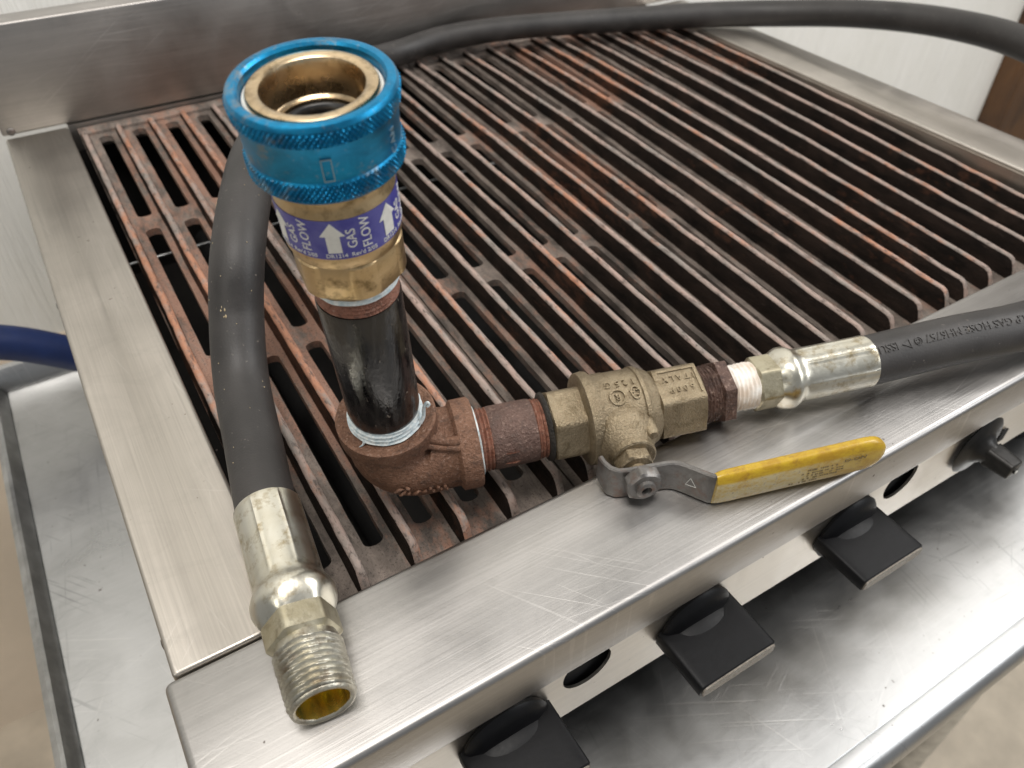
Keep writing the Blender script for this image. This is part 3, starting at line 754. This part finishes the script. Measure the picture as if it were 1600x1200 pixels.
# blue sleeve with two knurled bands (modelled diamonds)
def sleeve():
    mb = MB(); n = 720; prof = [(.1238, .0235), (.1240, .0256), (.1250, .0264)]
    k1 = [(.1254 + .0058 * i / 22, .0266) for i in range(23)]
    mid = [(.1314, .0262), (.1320, .0258), (.1442, .0260), (.1448, .0264)]
    k2 = [(.1452 + .0048 * i / 18, .0268 + .0003 * i / 18) for i in range(19)]
    topp = [(.1504, .0271), (.1512, .0268), (.1520, .0262), (.1523, .0252), (.1521, .0236), (.1512, .0228), (.1490, .0226), (.1400, .0226)]
    allp = [(.1368 + (h - .1238) * .93, r * (.903 if h < .133 else .918)) for h, r in prof + k1 + mid + k2 + topp]; ki = set(range(3, 26)) | set(range(30, 49)); A, X, Y = frame(V, REF); vs = []; fs = []
    for i, (h, r) in enumerate(allp):
        for j in range(n):
            t = 2 * pi * j / n; rr_ = r
            if i in ki:
                p, q = (h / .0021 + t * 92 / (2 * pi)) % 1, (h / .0021 - t * 92 / (2 * pi)) % 1
                rr_ = r - .0005 + .0011 * min(1 - abs(2 * p - 1), 1 - abs(2 * q - 1))
            vs.append(B0 + A * h + (X * cos(t) + Y * sin(t)) * rr_)
    for i in range(len(allp) - 1):
        for j in range(n): a = i * n + j; b = i * n + (j + 1) % n; fs.append([a, b, b + n, a + n])
    mb.add(vs, fs); return mb
slv = sleeve().build('sleeve_ring', M['blue'], cpl, 32)
mbm = MB(); RS = .02395
for wd, hh, dg in (('C', .1458, 57), ('A', .1488, 57), ('N', .1517, 57)):
    tv, tf = text_mesh(wd, .0036, .00012); mbm.add(wrap(tv, hh, dg, RS, pi / 2), tf)
M['etch'] = plain('etched_mark', (.30, .42, .48), .4, .6)
mbm.build('engraved_letters', M['etch'], slv)
mbm = MB()
def rectline(x0, x1, h0_, h1_, wd=.00028):
    for (a0, b0, a1, b1) in ((x0, h0_, x1, h0_ + wd), (x0, h1_ - wd, x1, h1_), (x0, h0_, x0 + wd / RS * 57, h1_), (x1 - wd / RS * 57, h0_, x1, h1_)):
        vs = [ar(b, RS + z, a) for z in (-.0001, .00014) for a, b in ((a0, b0), (a1, b0), (a1, b1), (a0, b1))]
        mbm.add(vs, [[0, 1, 2, 3], [4, 5, 6, 7], [0, 1, 5, 4], [1, 2, 6, 5], [2, 3, 7, 6], [3, 0, 4, 7]])
rectline(-3, 4.5, .1452, .1525)
mbm.build('engraved_outline', M['etch'], slv)
mb = MB(); tube(mb, B0, V, [(.1515, .0207), (.1592, .0207), (.1600, .0203), (.1600, .0180)], 80, REF, False, False); mb.build('washer', M['white'], cpl, 35)
mb = MB(); tube(mb, B0, V, [(.146, .0194), (.1608, .0194), (.1618, .0190), (.1621, .0184), (.1620, .0164), (.1614, .0154), (.1600, .0149), (.1515, .0147), (.1502, .0145), (.1496, .0138), (.1494, .0130), (.1420, .0129), (.136, .0124), (.130, .012)], 96, REF, False, False); mb.build('socket', M['brass_bright'], cpl, 35)
mb = MB()
rings = []
for j in range(72):
    pass
tube(mb, B0, V, [(.1470, .0131), (.1486, .0126), (.1491, .0118), (.1486, .0106), (.1468, .0101), (.1410, .0101)], 72, REF, False, False); mb.build('rubber_seal', M['rubber_ring'], cpl, 60)
mb = MB(); tube(mb, B0, V, [(.1370, .0001), (.1372, .006), (.1365, .0123)], 60, REF, False, False); mb.build('check_disc', M['bushing'], cpl, 60)

# horizontal run -------------------------------------------------
REFZ = (0, 0, 1)
mb = MB(); tube(mb, pt(0), U, [(.0440, .0150), (.0455, .0153), (.0640, .0152), (.0655, .0149)], 72)
nip = mb.build('short_nipple', M['nipple'], pa, 40)
mb = MB(); thread(mb, pt(0), U, .0365, .0455, .0156, .0152, .0019, .0010); mb.build('pipe_thread', M['thread_rust'], nip, 60)
mb = MB(); thread(mb, pt(0), U, .0640, .0715, .0150, .0145, .0019, .0010); mb.build('pipe_thread', M['thread_rust'], nip, 60)
mb = MB(); thread(mb, pt(0), U, .0368, .0384, .0172, .0166, .0012, .0003, rag=.0006); mb.build('tape_wrap', M['tape'], nip, 60)
mb = MB()      # wrench bite on the nipple
for (s, zz) in ((.0480, .004), (.0483, -.006)):
    d = (Wd * .93 + Vector((0, 0, 1)) * (.05 + zz * 40)).normalized()
    a = pt(s) + d * .0151; b = pt(s + .0075) + d * .0151; m_ = pt(s + .0050) + d * .0164 + Vector((0, 0, .0012)); e = Vector((0, 0, .0007))
    mb.add([a, b, m_, a - e, b - e, m_ - e * 1.5], [[0, 1, 2], [3, 4, 5], [0, 1, 4, 3], [1, 2, 5, 4], [2, 0, 3, 5]])
mb.build('wrench_marks', M['thread_rust'], nip)

# ball valve body
mb = MB()
Vr = 64
def cast(n=1.): return None
PH = -radians(46)
hexa(mb, pt(0), U, .0722, .0900, .0162, REFZ, PH, .0012, .03)
tube(mb, pt(0), U, [(.0885, .0150), (.0890, .0212), (.0900, .0226), (.0935, .0230), (.0950, .0226), (.0953, .0214), (.0975, .0207), (.1030, .0206), (.1034, .0203), (.1165, .0202), (.1170, .0209), (.1188, .0209), (.1194, .0202), (.1215, .0194), (.1245, .0178), (.1260, .0160)], 96)
hexa(mb, pt(0), U, .1245, .1485, .0166, REFZ, PH, .0010, .02)
SC = .1075    # stem station
tube(mb, pt(SC - .002), Wd, [(.006, .0168), (.0170, .0162), (.0212, .0146), (.0240, .0126), (.0262, .0116), (.0270, .0110), (.0305, .0108), (.0310, .0100)], 64, U)
vb = mb.build('valve_body', M['bronze'], pa, 32)
mb = MB(); tube(mb, pt(.1155, .012, .0080), Wd, [(0, .0036), (.0130, .0031), (.0145, .0022), (.0148, .0001)], 24); mb.build('stop_pin', M['bronze'], vb, 50)
mb = MB(); tube(mb, pt(0), U, [(.0700, .0150), (.0705, .0163), (.0722, .0168), (.0726, .0160)], 60, shape=lambda t, i: 1 + .04 * noise.noise(Vector((cos(t) * 6, sin(t) * 6, i)))); mb.build('grime_ring', M['grime'], vb, 60)
# raised foundry marks, upside down to the viewer, wrapped on barrel and hex
def wrapU(vs, sc, ang, r, rot=pi):     # ang: degrees from straight up towards the front
    out = []; c, s_ = cos(rot), sin(rot)
    for v in vs:
        x, y = v.x * c - v.y * s_, v.x * s_ + v.y * c
        t = radians(ang) - y / r; d = Vector((0, 0, 1)) * cos(t) + Wd * sin(t); out.append(pt(sc + x) + d * (r + v.z))
    return out
mb = MB()
tv, tf = text_mesh('1 2 5 G', .0050, .0007); mb.add(wrapU(tv, .1065, 4, .0205), tf)
tv, tf = text_mesh('R', .0044, .0007); mb.add(wrapU(tv, .1035, 24, .0206), tf)
def ringmark(sc, ang, rad, wd=.0004, asp=1.):
    vs = []; fs = []; n = 36
    for z in (-.0003, .0007):
        for rr_ in (rad - wd, rad + wd):
            for j in range(n): t = 2 * pi * j / n; vs.append(Vector((cos(t) * rr_ * asp, sin(t) * rr_, z)))
    for j in range(n):
        k = (j + 1) % n; fs += [[2 * n + j, 2 * n + k, 3 * n + k, 3 * n + j], [j, k, 2 * n + k, 2 * n + j], [n + j, n + k, 3 * n + k, 3 * n + j]]
    mb.add(wrapU(vs, sc, ang, .0206), fs)
ringmark(.1035, 24, .0036); ringmark(.1125, 22, .0030, .0004, .7)
tv, tf = text_mesh('CA', .0044, .0007); mb.add(wrapU(tv, .1125, 22, .0206), tf)
ringmark(.0915, 24, .0020)
mb.build('foundry_mark', M['bronze'], vb)
mb = MB()      # text panel on the upper flat of the right hex
tN = radians(16); zU = (Vector((0, 0, 1)) - U * U.z).normalized(); dN = zU * cos(tN) + Wd * sin(tN); dT = zU * sin(tN) - Wd * cos(tN)
def onflat(vs, sc, off, r=.0166, rot=pi):
    c, s_ = cos(rot), sin(rot); out = []
    for v in vs:
        x, y = v.x * c - v.y * s_, v.x * s_ + v.y * c; out.append(pt(sc + x) + dN * (r + v.z) + dT * (off + y))
    return out
tv, tf = text_mesh('I T A L Y', .0044, .0007); mb.add(onflat(tv, .1370, .0032), tf)
tv, tf = text_mesh('6 0 0 P', .0044, .0007); mb.add(onflat(tv, .1370, -.0030), tf)
for (s0, s1, o0, o1) in ((.1280, .1462, .0070, .0076), (.1455, .1462, -.0066, .0070)):
    vs = [Vector((a, b, z)) for z in (-.0003, .0008) for a, b in ((s0, o0), (s1, o0), (s1, o1), (s0, o1))]
    mb.add([pt(v.x) + dN * (.0166 + v.z) + dT * v.y for v in vs], [[0, 1, 2, 3], [4, 5, 6, 7], [0, 1, 5, 4], [1, 2, 6, 5], [2, 3, 7, 6], [3, 0, 4, 7]])
mb.build('foundry_mark', M['bronze'], vb)

# gland nut, lever strap, nut, yellow grip
SO = pt(.1045, 0, -.0010)
mb = MB(); hexa(mb, SO, Wd, .0300, .0366, .0083, U, radians(10), .0008); tube(mb, SO, Wd, [(.036, .0045), (.0405, .0045)], 24, U); mb.build('gland_nut', M['bronze'], vb, 32)
zlo, zhi = .0008, .0196
def ribbon(path, th, zl, zh, mb, mi=0, bev=.0006):
    """vertical strap following a plan path of (s, w)"""
    P = [Vector((pt(s, w).x, pt(s, w).y, 0)) for s, w in path]; m = len(P); vs = []; fs = []
    for i, p in enumerate(P):
        T = (P[min(i + 1, m - 1)] - P[max(i - 1, 0)]).normalized(); Nn = Vector((T.y, -T.x, 0))
        zl_ = zl(i / (m - 1)) if callable(zl) else zl; zh_ = zh(i / (m - 1)) if callable(zh) else zh
        for (o_, z) in ((-th / 2, zl_ + bev), (-th / 2 + bev, zl_), (th / 2 - bev, zl_), (th / 2, zl_ + bev), (th / 2, zh_ - bev), (th / 2 - bev, zh_), (-th / 2 + bev, zh_), (-th / 2, zh_ - bev)):
            vs.append(p + Nn * o_ + Vector((0, 0, z)))
    for i in range(m - 1):
        for j in range(8): a = i * 8 + j; b = i * 8 + (j + 1) % 8; fs.append([a, b, b + 8, a + 8])
    fs += [list(range(8)), [(m - 1) * 8 + j for j in range(8)]]
    mb.add(vs, fs, mi)
pl = [(.0890, .0300), (.0897, .0335), (.0915, .0370), (.0945, .0392), (.0985, .0397), (.1030, .0397), (.1100, .0397), (.1160, .0397), (.1195, .0400), (.1225, .0412), (.1255, .0436), (.1290, .0470), (.1320, .0500), (.1345, .0523), (.1375, .0533), (.1420, .0534)]
def zlf(t):
    return .0062 - .0054 * min(1, max(0, (t - .02) / .12)) if t < .14 else .0008
mb = MB(); ribbon(pl, .0026, zlf, lambda t: .0196 - .0010 * sin(t * 3), mb); lev = mb.build('lever', M['strap'], pa, 32)
mb = MB(); hexa(mb, SO, Wd, .0410, .0475, .0079, U, radians(20), .0010, .03)
mb.build('lever_nut', M['strap'], lev, 32)
mb = MB(); tube(mb, SO, Wd, [(.0470, .0046), (.0492, .0046), (.0496, .0040), (.0496, .0024), (.0475, .0022), (.0475, .0001)], 40, U); mb.build('stud', M['strap'], lev, 40)
# scratched triangle on the strap
mb = MB()
sA = Vector((pt(.1255, .0436).x, pt(.1255, .0436).y, 0)); sB = Vector((pt(.1345, .0523).x, pt(.1345, .0523).y, 0)); Td = (sB - sA).normalized(); Nn = Vector((Td.y, -Td.x, 0)); Nn = Nn if Nn.y < 0 else -Nn
tri = [(.0012, .0075), (.0030, .0125), (.0062, .0080)]
for a, b in ((0, 1), (1, 2), (0, 2)):
    p, q = [sA + Td * tri[k][0] + Vector((0, 0, tri[k][1])) + Nn * .00135 for k in (a, b)]; e = (q - p).normalized().cross(Nn) * .00010; o_ = Nn * .00007
    mb.add([p - e - o_, p + e - o_, q + e - o_, q - e - o_, p - e + o_, p + e + o_, q + e + o_, q - e + o_], [[4, 5, 6, 7], [0, 1, 5, 4], [1, 2, 6, 5], [2, 3, 7, 6], [3, 0, 4, 7]])
mb.build('scratch_mark', M['white'], lev)
def grip():
    g0, g1 = Vector((pt(.1352, .0528).x, pt(.1352, .0528).y, 0)), Vector((pt(.2222, .0512).x, pt(.2222, .0512).y, 0))
    T = (g1 - g0); Lg = T.length; T.normalize(); Nn = Vector((T.y, -T.x, 0))       # Nn towards the front
    if Nn.y > 0: Nn = -Nn
    ts = [0, .004, .012, .03, .08, .2, .35, .5, .65, .78, .86, .90, .93, .955, .975, .988, .996, 1.]; n = 36; mb = MB(); vs = []; fs = []
    for t in ts:
        zc = .0103 + .0022 * t; hz = .0095 + .0003 * t; hn = .0030 + .0008 * min(1, t / .06)
        if t < .03: hz *= .93 + .07 * t / .03
        if t > .86: u = (t - .86) / .14; hz *= math.sqrt(max(0, 1 - u ** 2.2)); hn *= math.sqrt(max(.0, 1 - u ** 5))
        hz = max(hz, .0005); hn = max(hn, .0004)
        for j in range(n):
            a = 2 * pi * j / n; c, s_ = cos(a), sin(a); e = .55
            y = hn * abs(c) ** e * (1 if c >= 0 else -1); z = hz * abs(s_) ** .8 * (1 if s_ >= 0 else -1)
            if c > 0 : y *= 1 - .18 * max(0, s_)
            vs.append(g0 + T * Lg * t + Nn * y + Vector((0, 0, zc + z)))
    m = len(ts)
    for i in range(m - 1):
        for j in range(n): a = i * n + j; b = i * n + (j + 1) % n; fs.append([a, b, b + n, a + n])
    fs += [list(range(n)), [(m - 1) * n + j for j in range(n)]]
    mb.add(vs, fs); o = mb.build('lever_grip', M['yellow'], lev, 60)
    at = o.data.attributes.new('worn', 'FLOAT', 'POINT'); k = 0
    for i, t in enumerate(ts):
        for j in range(n):
            s_, c = sin(2 * pi * j / n), cos(2 * pi * j / n); v_ = (1 if c > .1 else 0) * (1 if s_ < .45 else 0) * (1 - .85 * min(1, max(0, (t - .45) / .4)))
            at.data[k].value = v_; k += 1
    mb = MB()
    def put(s, size, tc, z, sx=1.):
        tv, tf = text_mesh(s, size, .00008)
        zc = .0103 + .0022 * tc
        mb.add([g0 + T * (Lg * tc + v.x * sx) + Nn * (.00395 + v.z) + Vector((0, 0, z + v.y)) for v in tv], tf)
    put('O-ON', .0034, .79, .0150, 1.25)
    for z, tc, ln in ((.0135, .60, 15), (.0115, .60, 22), (.0098, .62, 18), (.0080, .60, 20), (.0062, .5, 16)):
        x = -ln * .0005
        while x < ln * .0005:      # worn illegible print: short broken dashes
            w_ = random.uniform(.0004, .0012); p = g0 + T * (Lg * tc + x) + Nn * .00382 + Vector((0, 0, z)); hh = Vector((0, 0, random.uniform(.0002, .0005)))
            if random.random() < .75: mb.add([p - hh, p + T * w_ - hh, p + T * w_ + hh, p + hh, p - hh + Nn * .0002, p + T * w_ - hh + Nn * .0002, p + T * w_ + hh + Nn * .0002, p + hh + Nn * .0002], [[4, 5, 6, 7], [0, 1, 5, 4], [1, 2, 6, 5], [2, 3, 7, 6], [3, 0, 4, 7]])
            x += w_ + random.uniform(.0002, .0006)
    mb.build('grip_print', plain('faded_black_print', (.20, .15, .07), .5), o)
grip()

# bushing
mb = MB(); thread(mb, pt(0), U, .1480, .1570, .0148, .0142, .0017, .0010, rag=.0004)
hexa(mb, pt(0), U, .1575, .1645, .0146, REFZ, PH, .0006, .01)
tube(mb, pt(0), U, [(.1560, .0135), (.1580, .0135)], 48); mb.build('bushing', M['bushing'], pa, 34)

# ================================================================= hose with crimped end fittings
hs = thing('gas_hose', 'long black rubber gas hose with crimped zinc end fittings, looping behind the blue coupler', 'gas hose', (.30, -.022, .0))
# right end fitting along U
def fitting(O, A, st, flip, phase, refv, parent, rscale=1., sealed=False):
    """stations st: thread0, hex0, hex1, bulge1, ferrule1 measured from O along A (thread end first)"""
    t0, x0_, x1_, b1, f1 = st; k = rscale
    mb = MB(); hexa(mb, O, A, x0_, x1_ + .004, .0126 * k, refv, phase, .0016, .03, 6, 0, .9); nut = mb.build('end_nut', M['zinc_hex'], parent, 32)
    mb = MB(); L_ = x0_ - t0
    if sealed: thread(mb, O, A, t0 - .002, x0_ + .001, .0116, .0122, .0022, .0006, refv, rag=.0002); mb.build('sealed_thread', M['sealant'], nut, 60)
    else:
        thread(mb, O, A, t0 + .0012, x0_ - .003, .0122 * k, .0131 * k, .0024, .0014, refv, 80, rag=.0002, caps=False)
        tube(mb, O, A, [(x0_ - .0032, .0126 * k), (x0_ - .0012, .0120 * k), (x0_ + .001, .0116 * k)], 80, refv, False, False)
        tube(mb, O, A, [(t0 + .0012, .0117 * k), (t0, .0112 * k), (t0 - .0002, .0106 * k), (t0 + .0002, .0098 * k), (t0 + .0008, .0094 * k)], 80, refv, False, False); mb.build('end_thread', M['zinc_thread'], nut, 60)
        mb = MB(); tube(mb, O, A, [(t0 + .0006, .0096 * k), (t0 + .012, .0090 * k), (t0 + .0125, .0)], 72, refv, False, False, 0, lambda t, i: 1 + (.10 * cos(t * 8) if i else .02 * cos(t * 8))); mb.build('bore', M['chromate'], nut, 25)
    # crimped collar: bulge with pinched neck, then ferrule with six pressed flats
    prof = []; Bm = (x1_ + b1) / 2
    nn = 14
    for i in range(nn + 1):
        u = i / nn; s = x1_ + (b1 - x1_) * u
        r = .0112 + (.0163 - .0112) * math.sin(min(1, u / .58) * pi / 2) ** 1.0 if u < .58 else .0163 - (.0163 - .0139) * ((1 - cos((u - .58) / .42 * pi)) / 2)
        prof.append((s, r * k))
    prof += [(b1 + .002, .0140 * k), (f1 - .004, .0140 * k), (f1 - .0012, .0141 * k), (f1 - .0002, .0138 * k), (f1, .0130 * k)]
    Lp = len(prof)
    def shp(t, i):
        u = i / nn
        if i <= nn * .55: return 1 + .055 * (1 - u / .55) * cos(6 * (t + phase)) - .02 * (1 - u / .55) * abs(sin(6 * (t + phase) / 2 + .3)) + .012 * noise.noise(Vector((cos(t) * 3, sin(t) * 3, u * 6)))
        if i > nn and i < Lp - 2:
            a = (t + phase) % (pi / 4) - pi / 8; rdg = math.exp(-((abs(a) - pi / 8) / .045) ** 2)
            return .985 + .034 * rdg
        return 1 + .008 * noise.noise(Vector((cos(t) * 2, sin(t) * 2, u * 4)))
    mb = MB(); tube(mb, O, A, prof, 144, refv, True, True, 0, shp); mb.build('ferrule', M['zinc'], parent, 40)
fitting(pt(0), U, (.1645, .1775, .1870, .2035, .2420), False, -radians(23), REFZ, hs, .98, True)
Aa = Vector((.0089, .0450, .0165)); ax = Vector((-.1215, -.9921, -.0327)).normalized()
Oe = Aa + ax * .0925
lf = MB()
fitting(Oe, -ax, (0.0, .0250, .0335, .0530, .0925), False, radians(20), REFZ, hs, 1.02, False)
# the rubber hose
HP = [Aa + ax * .004, Vector((.0092, .0487, .0165)), Vector((.0155, .0830, .0170)), Vector((.0232, .1220, .0230)), Vector((.0325, .1460, .0420)), Vector((.0440, .1640, .0660)),
      Vector((.0640, .2040, .0780)), Vector((.0850, .2470, .0780)), Vector((.1350, .3400, .0640)), Vector((.2000, .4350, .0380)), Vector((.2520, .4920, .0180)), Vector((.2930, .5140, .0120)), Vector((.3415, .5190, .0150)),
      Vector((.3974, .5055, .0180)), Vector((.4560, .4920, .0170)), Vector((.5240, .4770, .0140)), Vector((.6110, .4460, .0136)), Vector((.6700, .4080, .0160)),
      Vector((.7150, .3350, .0280)), Vector((.7390, .2550, .0370)), Vector((.7300, .1700, .0430)), Vector((.6900, .0700, .040)), Vector((.6300, -.0100, .032)), Vector((.5500, -.0480, .027)), Vector((.4700, -.0550, .0235)),
      Vector((.4050, -.0500, .0220)), Vector((.3500, -.0355, .0215)), pt(.2430) , pt(.2380)]
hp = catmull(HP, 10)
RT = [(0, .0126), (.1, .0132), (.25, .0130), (.40, .0112), (.50, .0110), (.60, .0128), (.7, .0132), (1, .0131)]
mb = MB(); frs = sweep(mb, hp, lambda t: interp(RT, t), 40); hose = mb.build('rubber_tube', M['rubber'], hs, 60)
# moulded lettering on the hose near the right ferrule, upside down to the viewer
acc = [0.]
for a, b in zip(hp[:-1], hp[1:]): acc.append(acc[-1] + (b - a).length)
tot = acc[-1]
def hose_at(d):
    d = max(0, min(tot - 1e-6, d)); i = max(k for k in range(len(acc)) if acc[k] <= d); i = min(i, len(hp) - 2); t = (d - acc[i]) / max(1e-9, acc[i + 1] - acc[i])
    return hp[i].lerp(hp[i + 1], t), (hp[i + 1] - hp[i]).normalized(), interp(RT, (i + t) / (len(hp) - 1))
def hose_text(s, size, dstart, ang, name, m, ext=.0004, front=Vector((-.25, -.8, 0))):
    tv, tf = text_mesh(s, size, ext); xm = max(v.x for v in tv); mb = MB(); out = []
    for v in tv:
        d = dstart - (xm - v.x)          # text runs towards the ferrule
        p, T, r = hose_at(d); up = (Vector((0, 0, 1)) - T * T.z).normalized(); side = T.cross(up)
        if side.dot(front) < 0: side = -side
        t = radians(ang) + v.y / r; dd = up * cos(t) + side * sin(t); out.append(p + dd * (r + v.z))
    mb.add(out, tf); return mb.build(name, m, hose)
hose_text('FLEX STATION - LP GAS HOSE MH6757 \u00a9 \u25b7 ISSU', .0062, tot - .006, 24, 'moulded_lettering', M['rubber'])
# paint crumbs stuck on the hanging length
mb = MB(); rp = random.Random(3)
for i in range(26):
    big = i < 7
    d = .118 + rp.uniform(-.006, .006) if big else rp.uniform(.02, .2); p, T, r = hose_at(d); up = (Vector((0, 0, 1)) - T * T.z).normalized(); side = T.cross(up)
    if side.x > 0: side = -side
    t = radians(rp.uniform(5, 16) if big else rp.uniform(-60, 60)); dd = up * cos(t) + side * sin(t); c = p + dd * (r + .0001); e1 = T * rp.uniform(.0003, .0010 if big else .0005); e2 = T.cross(dd) * rp.uniform(.0002, .0006 if big else .0004)
    mb.add([c - e1, c + e2, c + e1, c - e2, c + dd * .0004], [[0, 1, 4], [1, 2, 4], [2, 3, 4], [3, 0, 4]])
o = mb.build('paint_crumbs', plain('ochre_paint_crumb', (.45, .36, .22), .6), hose); o['kind'] = 'stuff'
